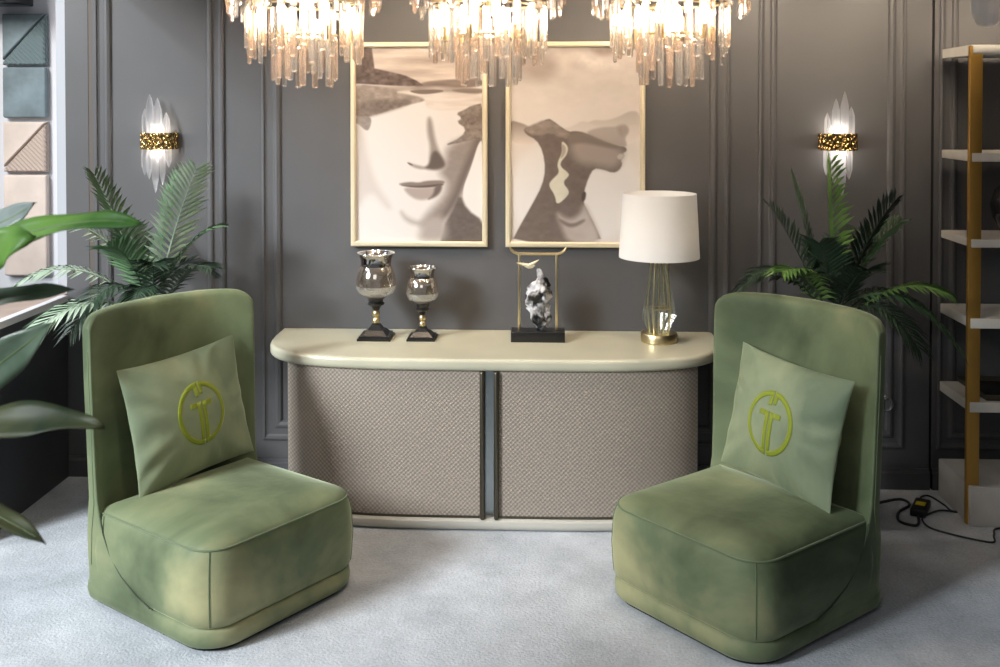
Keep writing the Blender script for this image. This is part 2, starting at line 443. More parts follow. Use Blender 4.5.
def lay(C, cov, col, tex=None):
    c = np.array(col, float)[None, None, :]
    if tex is not None: c = c+tex[..., None]
    return C*(1-cov[..., None])+c*cov[..., None]

def art_face(X, Y):
    C = np.ones(X.shape+(3,))*np.array([234., 228., 224.])
    n1 = vnoise(X, Y, 120, 18, 1); n2 = vnoise(X, Y, 14, 10, 2); n3 = vnoise(X, Y, 60, 8, 5)
    P = lambda pts, s=3, it=3: poly_cov(X, Y, chaikin(pts, it), s)
    C = lay(C, P([(40, 40), (440, 40), (440, 168), (40, 168)], 4), (196, 182, 172), (n1-.5)*90)
    C = lay(C, P([(225, 168), (260, 152), (330, 146), (440, 142), (440, 172), (225, 176)], 4), (136, 120, 112), (n3-.5)*40)
    C = lay(C, P([(40, 40), (96, 50), (104, 112), (150, 122), (200, 134), (235, 150), (256, 166), (200, 168), (40, 158)], 3, 0), (104, 90, 84), (n2-.5)*70)
    C = lay(C, P([(40, 160), (120, 166), (200, 166), (440, 170), (440, 192), (300, 200), (230, 205), (40, 195)], 5), (176, 164, 155), (n3-.5)*60)
    C = lay(C, P([(40, 160), (150, 170), (225, 192), (262, 203), (260, 212), (200, 226), (110, 254), (40, 270)], 3, 1), (158, 146, 137), (n2-.5)*50)
    C = lay(C, P([(40, 215), (150, 205), (220, 212), (200, 226), (110, 254), (40, 270)], 10), (126, 113, 105), (n2-.5)*50)
    C = lay(C, P([(160, 184), (220, 178), (440, 190), (440, 225), (380, 240), (260, 240), (262, 204), (215, 192)], 5), (226, 216, 208), (n3-.5)*36)
    C = lay(C, P([(212, 178), (308, 176), (322, 184), (255, 193), (216, 186)], 2.5), (124, 110, 102))
    C = lay(C, P([(330, 176), (440, 172), (440, 190), (360, 186)], 3), (140, 126, 116), (n3-.5)*30)
    C = lay(C, P([(40, 262), (98, 256), (88, 302), (74, 302), (56, 285), (40, 276)], 3), (150, 141, 135), (n2-.5)*30)
    C = lay(C, P([(40, 280), (70, 300), (82, 380), (110, 470), (160, 540), (140, 545), (90, 480), (40, 560)], 16), (214, 206, 201))
    # right side of the face in shade
    C = lay(C, P([(440, 318), (400, 318), (325, 350), (322, 400), (300, 432), (330, 462), (312, 512), (262, 560), (240, 600), (300, 600), (345, 548), (372, 492), (402, 410), (430, 330)], 22), (150, 139, 132), (n2-.5)*14)
    C = lay(C, P([(440, 300), (420, 300), (405, 350), (372, 420), (345, 500), (310, 560), (290, 590), (335, 560), (372, 492), (404, 410), (440, 335)], 14), (116, 104, 98))
    C = lay(C, P([(440, 332), (424, 336), (402, 412), (370, 492), (390, 542), (440, 582)], 2.5), (238, 234, 231))
    C = lay(C, P([(366, 494), (388, 545), (440, 580), (440, 645), (440, 700), (300, 700), (312, 600), (345, 545)], 6, 1), (106, 96, 91), (n2-.5)*20)
    C = lay(C, P([(260, 575), (320, 560), (330, 645), (230, 645)], 22), (176, 166, 160))
    # nose
    C = lay(C, P([(266, 262), (280, 262), (290, 330), (304, 368), (326, 402), (318, 418), (280, 424), (272, 395), (276, 350), (266, 310)], 9), (158, 147, 140))
    C = lay(C, P([(280, 370), (296, 362), (322, 402), (316, 416), (286, 424), (250, 418), (272, 408)], 7), (100, 89, 83))
    C = lay(C, P([(205, 399), (224, 406), (262, 414), (258, 422), (236, 420), (216, 411)], 5), (168, 157, 150))
    C = lay(C, P([(203, 400), (212, 402), (224, 409), (214, 409)], 3), (96, 84, 78))
    # rock at right brow
    C = lay(C, P([(440, 218), (402, 226), (382, 238), (354, 250), (374, 264), (356, 276), (386, 296), (372, 322), (314, 350), (372, 338), (415, 330), (440, 330)], 3, 1), (136, 124, 116), (n2-.5)*80)
    # lips
    C = lay(C, P([(166, 468), (212, 459), (240, 463), (262, 456), (322, 454), (316, 470), (240, 478)], 4), (138, 123, 116))
    C = lay(C, P([(190, 476), (250, 479), (314, 472), (300, 500), (262, 516), (232, 515), (205, 498)], 7), (178, 164, 157))
    C = lay(C, P([(168, 469), (240, 474), (318, 464), (314, 472), (240, 480)], 3), (92, 80, 74))
    C = lay(C, P([(290, 470), (316, 466), (302, 502), (262, 517), (285, 500)], 6), (110, 98, 92))
    C = lay(C, P([(180, 545), (205, 572), (250, 586), (300, 572), (300, 580), (250, 596), (200, 584)], 14), (178, 168, 161))
    return C

def art_profile(X, Y):
    C = np.ones(X.shape+(3,))*np.array([226., 219., 214.])
    n1 = vnoise(X, Y, 110, 70, 11); n2 = vnoise(X, Y, 16, 12, 12); n3 = vnoise(X, Y, 40, 26, 13)
    P = lambda pts, s=3, it=3: poly_cov(X, Y, chaikin(pts, it), s)
    g = np.clip((Y-48)/240, 0, 1)
    C[...] = (np.array([186., 175., 167.])[None, None]*(1-g[..., None])+np.array([230., 223., 218.])[None, None]*g[..., None])
    C += ((n1-.5)*56*(1-g) + (n3-.5)*26*(1-g))[..., None]
    C = lay(C, P([(535, 48), (600, 60), (650, 85), (655, 125), (610, 150), (560, 140), (520, 120)], 30), (168, 155, 147), (n3-.5)*20)
    C = lay(C, P([(750, 48), (835, 48), (825, 72), (780, 78)], 12), (150, 137, 129), (n2-.5)*20)
    C = lay(C, P([(700, 60), (760, 80), (850, 95), (850, 115), (740, 110)], 22), (212, 204, 198), (n2-.5)*40)
    C = lay(C, P([(515, 330), (910, 330), (910, 645), (515, 645)], 20), (238, 234, 231))
    # ridges
    C = lay(C, P([(700, 290), (740, 282), (770, 268), (800, 272), (840, 262), (880, 240), (912, 248), (912, 340), (700, 340)], 4), (206, 197, 190), (Y-280)*.5)
    C = lay(C, P([(640, 300), (700, 292), (735, 268), (770, 290), (820, 285), (860, 290), (912, 280), (912, 350), (640, 350)], 5), (216, 208, 202), (Y-290)*.4)
    C = lay(C, P([(510, 270), (535, 276), (560, 284), (585, 300), (600, 345), (510, 345)], 4), (160, 148, 140), (Y-285)*1.2)
    # faint upper face
    C = lay(C, P([(735, 308), (790, 290), (835, 290), (866, 284), (876, 306), (862, 325), (870, 345), (862, 354), (790, 334)], 5), (182, 172, 165))
    C = lay(C, P([(836, 288), (868, 282), (876, 306), (852, 322), (842, 308)], 8), (168, 157, 150), (n2-.5)*20)
    head = [(552, 296), (578, 290), (600, 282), (628, 264), (645, 274), (668, 292), (690, 306), (712, 303), (740, 308), (790, 332), (840, 348), (866, 352), (869, 364), (856, 371), (862, 380), (850, 392), (856, 404), (845, 424), (826, 431), (795, 420), (768, 417), (752, 445), (738, 490), (736, 520), (752, 552), (772, 590), (796, 645), (515, 645), (540, 596), (578, 530), (610, 470), (620, 420), (612, 365), (592, 330), (560, 314)]
    C = lay(C, P(head, 3, 1), (116, 104, 98), (n2-.5)*18)
    C = lay(C, P([(552, 296), (628, 264), (668, 292), (700, 312), (690, 328), (660, 322), (640, 308), (600, 318), (570, 312)], 5, 1), (150, 138, 130), (n2-.5)*50)
    C = lay(C, P([(690, 345), (735, 312), (790, 334), (862, 356), (852, 398), (830, 420), (770, 408), (716, 402)], 22), (164, 153, 146))
    C = lay(C, P([(686, 312), (735, 308), (800, 336), (856, 357), (800, 352), (730, 338), (690, 345)], 8), (130, 118, 110))
    C = lay(C, P([(856, 371), (862, 380), (850, 392), (838, 385), (842, 374)], 4), (196, 186, 180))
    C = lay(C, P([(650, 545), (690, 575), (725, 560), (738, 520), (760, 560), (800, 650), (690, 650), (670, 600)], 14), (186, 176, 170), (n3-.5)*20)
    C = lay(C, P([(660, 568), (700, 590), (740, 570), (742, 580), (700, 602), (664, 582)], 6), (126, 114, 108))
    C = lay(C, P([(732, 488), (746, 488), (742, 516), (730, 520)], 3), (84, 74, 70))
    C = lay(C, P([(668, 330), (691, 350), (686, 376), (667, 396), (666, 412), (690, 430), (693, 440), (672, 460), (693, 485), (690, 500), (654, 532), (650, 500), (628, 468), (642, 450), (664, 430), (654, 405), (673, 366)], 2.5), (224, 220, 202), (n3-.5)*30)
    C = lay(C, P([(668, 340), (684, 352), (680, 376), (664, 392), (672, 366)], 3), (176, 168, 158))
    return C

def picture(xc, w, h, z0, label, fn, bx):
    t = empty('framed_picture', (xc, -.004, z0), 0, label, 'picture', 'framed prints above the console')
    q = MB(); fr = .026
    rings = []
    for a, d in ((0, 0), (0, -.03), (.006, -.034), (.02, -.034), (fr, -.028), (fr, -.010)):
        rings.append([(-w/2+a, d, a), (w/2-a, d, a), (w/2-a, d, h-a), (-w/2+a, d, h-a)])
    q.loft(rings, True, False); q.build('frame', M_champ, t, smooth=False)
    p = print_mesh('print', w-2*fr+.002, h-2*fr+.002, t, -.014, fn, bx, M_print); p.location = (0, 0, fr)
    return t
picture(-.649, .704, 1.05, 1.224, 'framed print of a pale face merging into a river landscape, left picture', art_face, (46, 46, 436, 642))
picture(.152, .710, 1.05, 1.224, 'framed print of a dark profile with a winding river, right picture', art_profile, (513, 46, 909, 642))

# ------------------------------------------------------------------ chairs
def interp(tab, z):
    for (a, va), (b, vb) in zip(tab, tab[1:]):
        if z <= b:
            t = (z-a)/(b-a); return va+(vb-va)*max(0, t)
    return tab[-1][1]
CW, CL = .775, .84       # chair width and length at the floor
def rr_outline(hw, y0, y1, rf, rb, n=9):
    pts = []
    for cx, cy, r, a0 in ((hw-rb, y1-rb, rb, 0), (-hw+rb, y1-rb, rb, PI/2), (-hw+rf, y0+rf, rf, PI), (hw-rf, y0+rf, rf, 1.5*PI)):
        for k in range(n): a = a0+PI/2*k/(n-1); pts.append((cx+r*math.cos(a), cy+r*math.sin(a)))
    # extra points on the straight runs
    out = []
    for i, p in enumerate(pts):
        out.append(p); nx = pts[(i+1) % len(pts)]; d = math.hypot(nx[0]-p[0], nx[1]-p[1])
        k = int(d/.05)
        for j in range(1, k): out.append((p[0]+(nx[0]-p[0])*j/k, p[1]+(nx[1]-p[1])*j/k))
    return out
def inset(ol, d, cx=0, cy=0):
    n = len(ol); out = []
    for i in range(n):
        ax, ay = ol[i-1]; bx, by = ol[(i+1) % n]
        tx, ty = bx-ax, by-ay; l = math.hypot(tx, ty) or 1
        out.append((ol[i][0]-ty/l*d, ol[i][1]+tx/l*d))   # outline runs counter-clockwise: inward is left
    return out
def make_chair(loc, rz, label):
    t = empty('lounge_chair', loc, rz, label, 'chair', 'green velvet lounge chairs')
    hw = CW/2
    base = rr_outline(hw, -.39, .43, .15, .10)
    q = MB(); o2 = inset(base, .03); q.loft([[(x, y, 0) for x, y in o2], [(x, y, .022) for x, y in o2]]); q.build('plinth', M_shadowgap, t)
    q = MB(); q.loft([[(x, y, z) for x, y in inset(base, d)] for z, d in ((.014, .03), (.016, .014), (.024, .004), (.05, -.002), (.078, .002), (.088, .010), (.092, .022))])
    q.build('base_band', M_velvet, t)
    # backrest shell: lofted sections that sweep from the base band up into the tall wrapped back
    ys = [(.06, -.16), (.088, -.10), (.12, .03), (.17, .13), (.23, .20), (.30, .245), (.38, .268), (.5, .278), (1.2, .30)]
    wf = [(.06, .387), (.3, .390), (.6, .395), (1.2, .408)]
    wrp = [(.06, .02), (.12, .05), (.4, .115), (1.2, .125)]
    rr_ = [(.06, .425), (.3, .465), (.4, .470), (1.2, .505)]      # rear face at the middle of the back
    N = 72; rings = []
    levels = [(.068, 1.), (.10, 1.), (.13, 1.), (.17, 1.), (.22, 1.), (.28, 1.), (.34, 1.), (.42, 1.), (.52, 1.), (.64, 1.), (.76, 1.), (.88, 1.), (.96, 1.), (1.02, 1.), (1.05, 1.), (1.07, .98), (1.084, .93), (1.094, .82), (1.101, .6), (1.105, .3), (1.106, .02)]
    for z, hs in levels:
        w = interp(wf, z); wrap = interp(wrp, z); a = interp(ys, z)+wrap; b = interp(rr_, z); ring = []
        nn = 7 if z > .4 else 10
        for k in range(N):
            u, s = se(2*PI*k/N, nn)
            k2 = max(0, (z-.9)/.206)
            zz = z+.034*k2-k2*(.010*u*u+.045*abs(u)**16)
            x = u*w*(1-.012*k2*abs(u)**4)
            mid = (a+b)/2-wrap*abs(u)**2.4; half = (b-a)/2*hs
            ring.append((x, mid+half*s, zz))
        rings.append(ring)
    q = MB(); q.loft(rings); bk = q.build('backrest', M_velvet, t, angle=60)
    # piping round the edge of the backrest, on the outer rear seam
    def seam(sx):
        p = []
        for z in np.linspace(.16, 1.03, 26):
            k2 = max(0, (z-.9)/.206); w = interp(wf, z); wrap = interp(wrp, z); a = interp(ys, z)+wrap; b = interp(rr_, z)
            p.append((sx*(w*(1-.012*k2)-.0005), b-wrap-.05, z-k2*.05))
        return p
    for sx in (-1, 1):
        q = MB(); q.tube(seam(sx), .003, 6); q.build('piping', M_piping, bk)
    # seat block
    so = rr_outline(hw+.001, -.386, .33, .13, .05)
    prof = [(.086, .03), (.090, .014), (.100, .004), (.13, .0), (.22, -.006), (.31, .0), (.345, .008), (.360, .014), (.366, .018), (.372, .021), (.382, .032), (.396, .06), (.408, .10), (.417, .15), (.423, .2)]
    q = MB(); rings = []
    for z, d in prof:
        ring = []
        for x, y in inset(so, min(d, .045)):
            e = max(0, d-.045); f = 1-e/.40
            ring.append((x*f, -.05+(y+.05)*f, z))
        rings.append(ring)
    q.loft(rings); st = q.build('seat', M_velvet, t, angle=50)
    q = MB(); q.tube([(x, y, .368) for x, y in inset(so, .0175)], .004, 6, closed=True); q.build('piping', M_piping, st)
    for sx in (-1, 1):
        q = MB(); q.tube([(sx*(hw+.0035), interp(ys, z), z) for z in np.linspace(.100, .37, 40)], .0032, 6); q.build('side_seam', M_seam, st)
        c = .13*(1-math.sqrt(.5)); px = sx*(hw+.001-c); py = -.386+c; dd = Vector((sx, -1)).normalized()
        q = MB(); q.tube([(px-dd.x*d*.98, py-dd.y*d*.98, z) for z, d in prof[2:9]], .0028, 6); q.build('corner_seam', M_piping, st)
    return t
RZL, RZR = R(55.5), R(-49.5)
CLL, CLR = (-1.274, -1.262, 0), (.764, -1.262, 0)
make_chair(CLL, RZL, 'green velvet high-back lounge chair in front of the console, left one')
make_chair(CLR, RZR, 'green velvet high-back lounge chair in front of the console, right one')

def make_cushion(name, loc, rot, label, sw=.61, sh=.52):
    q = MB(); n = 40; hx = sw/2; h = sh/2; T = .088
    def P(u, v, side):
        x = hx*u*(1-.065*(1-v*v)); z = h*v*(1-.065*(1-u*u))
        e = max(0, (1-u**2)*(1-v**2))
        t = T*e**.62*(1-.10*math.exp(-((abs(u)-.95)**2+(abs(v)-.95)**2)*8))
        ang = math.atan2(v, u); r = max(abs(u), abs(v))
        wr = .016*math.sin(ang*13+1.2*math.sin(ang*5))*r**4*(1-r**6)*2.0
        return (x, side*(t+wr*.6)+.0, z)
    us = [math.sin(PI/2*a) for a in np.linspace(-1, 1, n)]
    q.grid([[P(u, v, -1) for u in us] for v in us]); q.grid([[P(u, v, 1) for u in us] for v in us])
    o = q.build(name, M_velvet_cush, None, loc); o.rotation_euler = rot
    tag(o, label, 'cushion', 'green velvet cushions')
    # monogram: split ring with a stepped T inside
    q = MB(); Rr = .128
    def surf(x, z):
        u = x/hx; v = z/h
        for _ in range(6): u = x/hx/(1-.065*(1-v*v)); v = z/h/(1-.065*(1-u*u))
        p = P(u, v, -1); return (p[0], p[1]-.0016, p[2])
    def strip(A, B, n2=6):
        q.grid([[surf(a[0]+(b[0]-a[0])*k/n2, a[1]+(b[1]-a[1])*k/n2) for k in range(n2+1)] for a, b in zip(A, B)])
    g = .035
    for sg in (1, -1):
        A = []; B = []
        for k in range(33):
            a = -PI/2+PI*k/32
            ox, oz = max(.02, math.cos(a))*sg, math.sin(a); ix, iz = max(.02, .84*math.cos(a))*sg, .84*math.sin(a)
            if k in (0, 32): ox = ix = .02*sg
            A.append((ox*Rr*.94, oz*Rr)); B.append((ix*Rr*.94, iz*Rr))
        strip(A, B, 3)
        def rect(x0, x1, z0, z1):
            strip([(x0*Rr*sg, z0*Rr+(z1-z0)*Rr*k/8) for k in range(9)], [(x1*Rr*sg, z0*Rr+(z1-z0)*Rr*k/8) for k in range(9)], 4)
        rect(.02, .17, -.9, .36); rect(.17, .44, .20, .36); rect(.02, .16, .60 if sg > 0 else .54, .9)
    e = q.build('emblem', M_emblem, o); e.modifiers.new('thick', 'SOLIDIFY').thickness = .0008
    return o
make_cushion('cushion', (-1.482, -1.094, .668), Euler((R(-11), R(-3), R(60)), 'XYZ'), 'square green velvet cushion with olive monogram on the left chair')
make_cushion('cushion', (.962, -1.122, .664), Euler((R(-11), R(3), R(-58)), 'XYZ'), 'square green velvet cushion with olive monogram on the right chair')

# ------------------------------------------------------------------ things on the console
ZT = .790
def goblet(x, y, k, prof, label):
    t = empty('candle_goblet', (x, y, ZT), 0, label, 'candle holder', 'glass goblets on the console')
    zf, zb, zc, zg, rimr, neckr, maxr, zneck, zmax = prof      # foot top, beads top, cup top, glass top ...
    q = MB()
    fw = .082*k
    for z0, z1, a, b in ((0, .012*k, 1.0, 1.0), (.012*k, .022*k, .92, .9), (.022*k, .045*k, .78, .5), (.045*k, zf, .42, .26)):
        q.loft([[(sx*fw*f, sy*fw*f, z) for sx, sy in ((-1, -1), (1, -1), (1, 1), (-1, 1))] for z, f in ((z0, a), (z1, b))])
    q.build('foot', M_black, t, smooth=False)
    q = MB(); hb = (zb-zf)/2
    for i in range(2):
        c = zf+hb*(i+.5); q.lathe([(.0002, c-hb*.62)]+[(max(.006, .02*k*math.sin(a)), c-hb*.62*math.cos(a)) for a in np.linspace(.2, PI-.2, 9)]+[(.0002, c+hb*.62)], 16)
    q.lathe([(.007*k, zf-.004), (.007*k, zb+.004)], 10); q.build('beads', M_gold, t)
    q = MB(); q.lathe([(.016*k, zb), (.020*k, zb+.008*k), (.026*k, zb+.02*k), (.040*k, zb+.028*k), (.042*k, zb+.036*k), (.034*k, zb+.042*k), (.040*k, zc-.006), (.046*k, zc)], 24); q.build('cup', M_black, t)
    zl = zc+(zmax-zc)*.95
    def gl(zs): return zs
    outer = [(.030*k, zc+.001), (maxr*.62, zc+.010), (maxr*.86, zc+(zmax-zc)*.35), (maxr*.98, zc+(zmax-zc)*.75), (maxr, zmax)]
    upper = [(maxr, zmax), (maxr*.985, zmax+(zneck-zmax)*.25), (maxr*.93, zmax+(zneck-zmax)*.52), (maxr*.84, zmax+(zneck-zmax)*.78), (neckr*1.02, zmax+(zneck-zmax)*.93), (neckr, zneck), (neckr*1.03, zneck+(zg-zneck)*.45), (rimr*.93, zneck+(zg-zneck)*.85), (rimr, zg)]
    th = .004
    q = MB(); q.lathe(outer+[(r-th, z) for r, z in reversed(outer)][:-1]+[(.001, zc+.006)], 40, cap0=False); q.build('bowl', M_crackle, t)
    lo, hi = upper[:5], upper[4:]
    q = MB(); q.lathe(lo+[(r-th, z) for r, z in reversed(lo)], 40, cap0=False, cap1=False); g = q.build('chimney', M_smoke, t)
    q = MB(); q.lathe(hi+[(r-th, z) for r, z in reversed(hi)], 40, cap0=False, cap1=False); q.build('collar', M_bronzeglass, t)
    q = MB(); q.tube([(rimr*.985*math.cos(a), rimr*.985*math.sin(a), zg) for a in np.linspace(0, 2*PI, 48, endpoint=False)], .0042, 6, closed=True); q.build('rim', M_chrome, g)
    return t
goblet(-.842, -.21, 1., (.070, .140, .205, .424, .092, .074, .100, .368, .265), 'taller smoked glass goblet on black foot, left of the pair on console')
goblet(-.610, -.215, .86, (.058, .120, .180, .355, .069, .056, .080, .312, .232), 'shorter smoked glass goblet on black foot, right of the pair on console')

# sculpture
t = empty('sculpture', (-.036, -.225, ZT), 0, 'black and white stone figure in a gold gate frame on black base', 'sculpture')
box('base', M_black, (-.132, .132, -.055, .055, 0, .052), t, .003)
for s in (-1, 1):
    q = MB(); q.box(s*.092-.0065, s*.092+.0065, -.0065, .0065, .052, .425, .002); q.build('post', M_gold, t)
q = MB(); q.tube([(-.140, 0, .462), (-.132, 0, .446), (-.118, 0, .434), (-.098, 0, .428), (0, 0, .427), (.098, 0, .428), (.118, 0, .434), (.132, 0, .446), (.140, 0, .462)], [.004]+[.007]*7+[.004], 8); q.build('top_bar', M_gold, t)
q = MB()   # bird on the left post
q.tube([(-.075, -.012, .385), (-.062, -.012, .372), (-.045, -.012, .366), (-.028, -.012, .366), (-.014, -.012, .372)], [.002, .008, .011, .008, .002], 10)
for s, pts in ((-1, [(-.046, -.012, .372), (-.075, -.014, .378), (-.105, -.018, .386)]), (1, [(-.044, -.012, .372), (-.020, -.014, .384), (.006, -.018, .402)])):
    A = pts; q.tube(A, [.010, .008, .001], 6)
q.build('bird', M_champ, t)
bm = bmesh.new(); bmesh.ops.create_icosphere(bm, subdivisions=5, radius=1)
from mathutils import noise as NZ
prof = [(0, .036), (.10, .040), (.2, .044), (.28, .040), (.36, .052), (.5, .068), (.62, .064), (.72, .045), (.80, .026), (.9, .020), (1, .010)]
for v in bm.verts:
    h = (v.co.z+1)/2; r = interp(prof, h)
    a = Vector((v.co.x, v.co.y, 0)); a = a.normalized() if a.length > 1e-4 else a
    off = .012*math.sin(h*9+.5)
    d = NZ.fractal(Vector((v.co.x*1.6, v.co.y*1.6, v.co.z*4.2))+Vector((3.1, 7, 1.3)), 1., 2., 3)
    rr = r*math.sin(math.acos(max(-1, min(1, v.co.z))))**.35*(1+.55*d)
    v.co = Vector((a.x*rr+off+.004, a.y*rr*.8, .05+.305*h+.012*d))
q = MB(); q.bm(bm); q.build('figure', M_figure, t, angle=70)

# table lamp
LX, LY = .558, -.225
t = empty('table_lamp', (LX, LY, ZT), 0, 'table lamp with white drum shade and gold and glass base on console', 'lamp')
q = MB(); q.lathe([(.086, 0), (.09, .004), (.09, .04), (.086, .046), (.07, .048)], 40); q.build('base', M_gold, t)
q = MB(); q.lathe([(.055, .049), (.094, .125), (.040, .40)], 6, rot=R(20)); q.build('glass_body', M_lampglass, t, smooth=False)
q = MB()
for k in range(4):
    a = PI/4+PI/2*k+R(12); c, s = math.cos(a), math.sin(a)
    q.tube([(.050*c, .050*s, .046), (.062*c, .062*s, .165), (.038*c, .038*s, .425)], .0058, 8)
q.tube([(.0615*math.cos(PI/4+R(12)+PI/2*k), .0615*math.sin(PI/4+R(12)+PI/2*k), .165) for k in range(4)], .0055, 8, closed=True)
q.tube([(.0, 0, .046), (0, 0, .425)], .005, 8)
q.lathe([(.042, .42), (.042, .43), (.012, .432), (.012, .47)], 24)
q.build('cage', M_gold, t)
q = MB(); zb, zt2 = .415, .728
q.lathe([(.197, zb), (.180, zt2), (.1785, zt2), (.1955, zb)], 56, cap0=False, cap1=False)
q.loft([[(r*math.cos(2*PI*j/56), r*math.sin(2*PI*j/56), z) for j in range(56)] for r, z in ((.1955, zb), (.197, zb))], False, False)
q.build('lamp_shade', M_shade, t)
q = MB()
for k in range(3):
    a = 2*PI*k/3; q.tube([(.01*math.cos(a), .01*math.sin(a), .47), (.178*math.cos(a), .178*math.sin(a), .70)], .002, 5)
q.build('shade_ring', M_gold, t)
q = MB(); q.lathe([(.012, .47), (.016, .49), (.03, .53), (.034, .555), (.026, .58), (.004, .592)], 20); q.build('bulb', emis('lamp_bulb', (255, 236, 208), 12), t)

# ------------------------------------------------------------------ chandeliers
def bar_mesh(w, th, L, m, name):
    q = MB(); c = w*.28
    ol = [(-w/2+c, -th/2), (w/2-c, -th/2), (w/2, 0), (w/2-c, th/2), (-w/2+c, th/2), (-w/2, 0)]
    q.loft([[(x*k, y*k, z) for x, y in ol] for z, k in ((0, .8), (-.006, 1), (-L+.008, 1), (-L, .72))])
    return q.mesh(name, m, smooth=False)
bars = {}
for L in (.15, .18, .20, .22):
    for nm, m in (('c', M_cry), ('a', M_amber)): bars[L, nm] = bar_mesh(.029, .016, L, m, 'crystal_bar')
q = MB(); q.lathe([(.004, -.03), (.014, -.03), (.014, .0), (.011, .004), (.017, .028), (.013, .055), (.002, .075)], 14); bulb_me = q.mesh('bulb', M_bulb)
q = MB(); q.lathe([(.017, -.09), (.017, -.03)], 12); sock_me = q.mesh('candle_tube', M_gold)
def linked(name, me, parent, loc, rz=0, ry=0):
    o = bpy.data.objects.new(name, me); COL.objects.link(o); o.parent = parent; o.location = loc; o.rotation_euler = (0, ry, rz); return o
def chandelier(x, label, seed):
    rnd = random.Random(seed); y = -.9; zb = 2.045
    t = empty('chandelier', (x, y, zb), 0, label, 'chandelier', 'crystal chandeliers over the console')
    def ring(r, z, nm='ring'):
        q = MB(); q.tube([(r*math.cos(a), r*math.sin(a), z) for a in np.linspace(0, 2*PI, 48, endpoint=False)], .006, 6, closed=True); return q.build(nm, M_gold, t)
    tiers = [(.325, .515, 38, .20, 2), (.245, .335, 36, .20, 2), (.135, .20, 22, .18, 2)]
    q = MB()
    for r, ztop, n, L0, k in tiers:
        if not n: continue
        ring(r, ztop+.004)
        for i in range(n):
            a = 2*PI*(i+.25*rnd.random())/n
            L = rnd.choice((.18, .20, .22) if L0 > .19 else (.15, .18, .18))
            z = ztop-(.028 if i % 2 else 0)-rnd.random()*.012
            rr = r-(.012 if i % 2 else 0)
            linked('crystal', bars[L, 'a' if rnd.random() < .42 else 'c'], t, (rr*math.cos(a), rr*math.sin(a), z), a+PI/2+rnd.uniform(-.3, .3))
        for kk in range(4):
            a = kk*PI/2+.3; q.tube([(0, 0, ztop+.02), (r*math.cos(a), r*math.sin(a), ztop+.004)], .004, 6)
    q.build('spokes', M_gold, t)
    q = MB(); q.tube([(0, 0, .16), (0, 0, .76)], .009, 10); q.lathe([(.09, .748), (.09, .77)], 28); q.build('rod', M_gold, t)
    for i in range(6):
        a = 2*PI*i/6+.2; b = linked('bulb', bulb_me, t, (.185*math.cos(a), .185*math.sin(a), .27)); s = linked('candle_tube', sock_me, b, (0, 0, 0))
    L = bpy.data.lights.new('chandelier_light', 'POINT'); L.energy = 28; L.color = (1, .83, .66); L.shadow_soft_size = .10
    o = bpy.data.objects.new('chandelier_light', L); COL.objects.link(o); o.location = (x, y, zb+.29)
    return t
chandelier(-1.034, 'tiered crystal chandelier hanging at top left of the row of three', 1)
chandelier(-.245, 'tiered crystal chandelier hanging in the middle of the row of three', 2)
chandelier(.527, 'tiered crystal chandelier hanging at top right of the row of three', 3)

# ------------------------------------------------------------------ wall sconces
def shard(L, w, seed):
    q = MB(); rnd = random.Random(seed); n = 6; ph = rnd.random()
    rings = [[(w*k*math.cos(ph+2*PI*j/n), w*k*.8*math.sin(ph+2*PI*j/n), z) for j in range(n)] for z, k in ((0, .8), (L*.3, 1.), (L*.68, .95), (L*.9, .45), (L, .05))]
    q.loft(rings); return q
def sconce(x, label, ups, downs):
    t = empty('wall_sconce', (x, 0, 1.765), 0, label, 'wall light', 'crystal wall sconces')
    q = MB(); n = 24; pts = []
    ro, ri = .098, .092
    arc = [(ro*math.cos(a), -.008-.085*math.sin(a)) for a in np.linspace(0, PI, n)]
    arci = [(ri*math.cos(a), -.008-.079*math.sin(a)) for a in np.linspace(PI, 0, n)]
    q.loft([[(px, py, z) for px, py in arc+arci] for z in (-.043, .043)]); q.build('band', M_hammer, t, angle=30)
    box('back_plate', M_gold, (-.094, .094, -.012, -.001, -.04, .04), t, .002)
    for sgn, lst in ((1, ups), (-1, downs)):
        for i, (dx, L, w) in enumerate(lst):
            c = shard(L, w, i*7+(3 if sgn > 0 else 0)).build('crystal', M_quartz, t, (dx, -.05-.018*math.cos(dx*30), .028*sgn), smooth=False)
            if sgn < 0: c.rotation_euler = (PI, 0, 0)
    q = MB(); q.lathe([(.002, -.03), (.012, -.022), (.014, 0), (.012, .022), (.002, .03)], 12); q.build('bulb', M_bulbwhite, t, (0, -.04, 0))
    for dz in (.06, -.06):
        L = bpy.data.lights.new('sconce_light', 'POINT'); L.energy = 1.0; L.color = (1, .93, .84); L.shadow_soft_size = .006
        o = bpy.data.objects.new('sconce_light', L); COL.objects.link(o); o.location = (x, -.036, 1.765+dz)
    return t
ups = [(-.062, .14, .017), (-.030, .215, .022), (.012, .195, .022), (.052, .12, .018)]
dns = [(-.066, .15, .016), (-.036, .17, .018), (.0, .24, .020), (.034, .20, .018), (.062, .11, .015)]
sconce(-2.008, 'crystal shard wall light with hammered gold band, on left wall panel', ups, dns)
sconce(1.478, 'crystal shard wall light with hammered gold band, above the right palm', [(-.062, .12, .016), (-.024, .19, .021), (.018, .225, .022), (.055, .15, .019)], [(-.066, .14, .016), (-.030, .18, .019), (.006, .25, .020), (.044, .16, .018)])

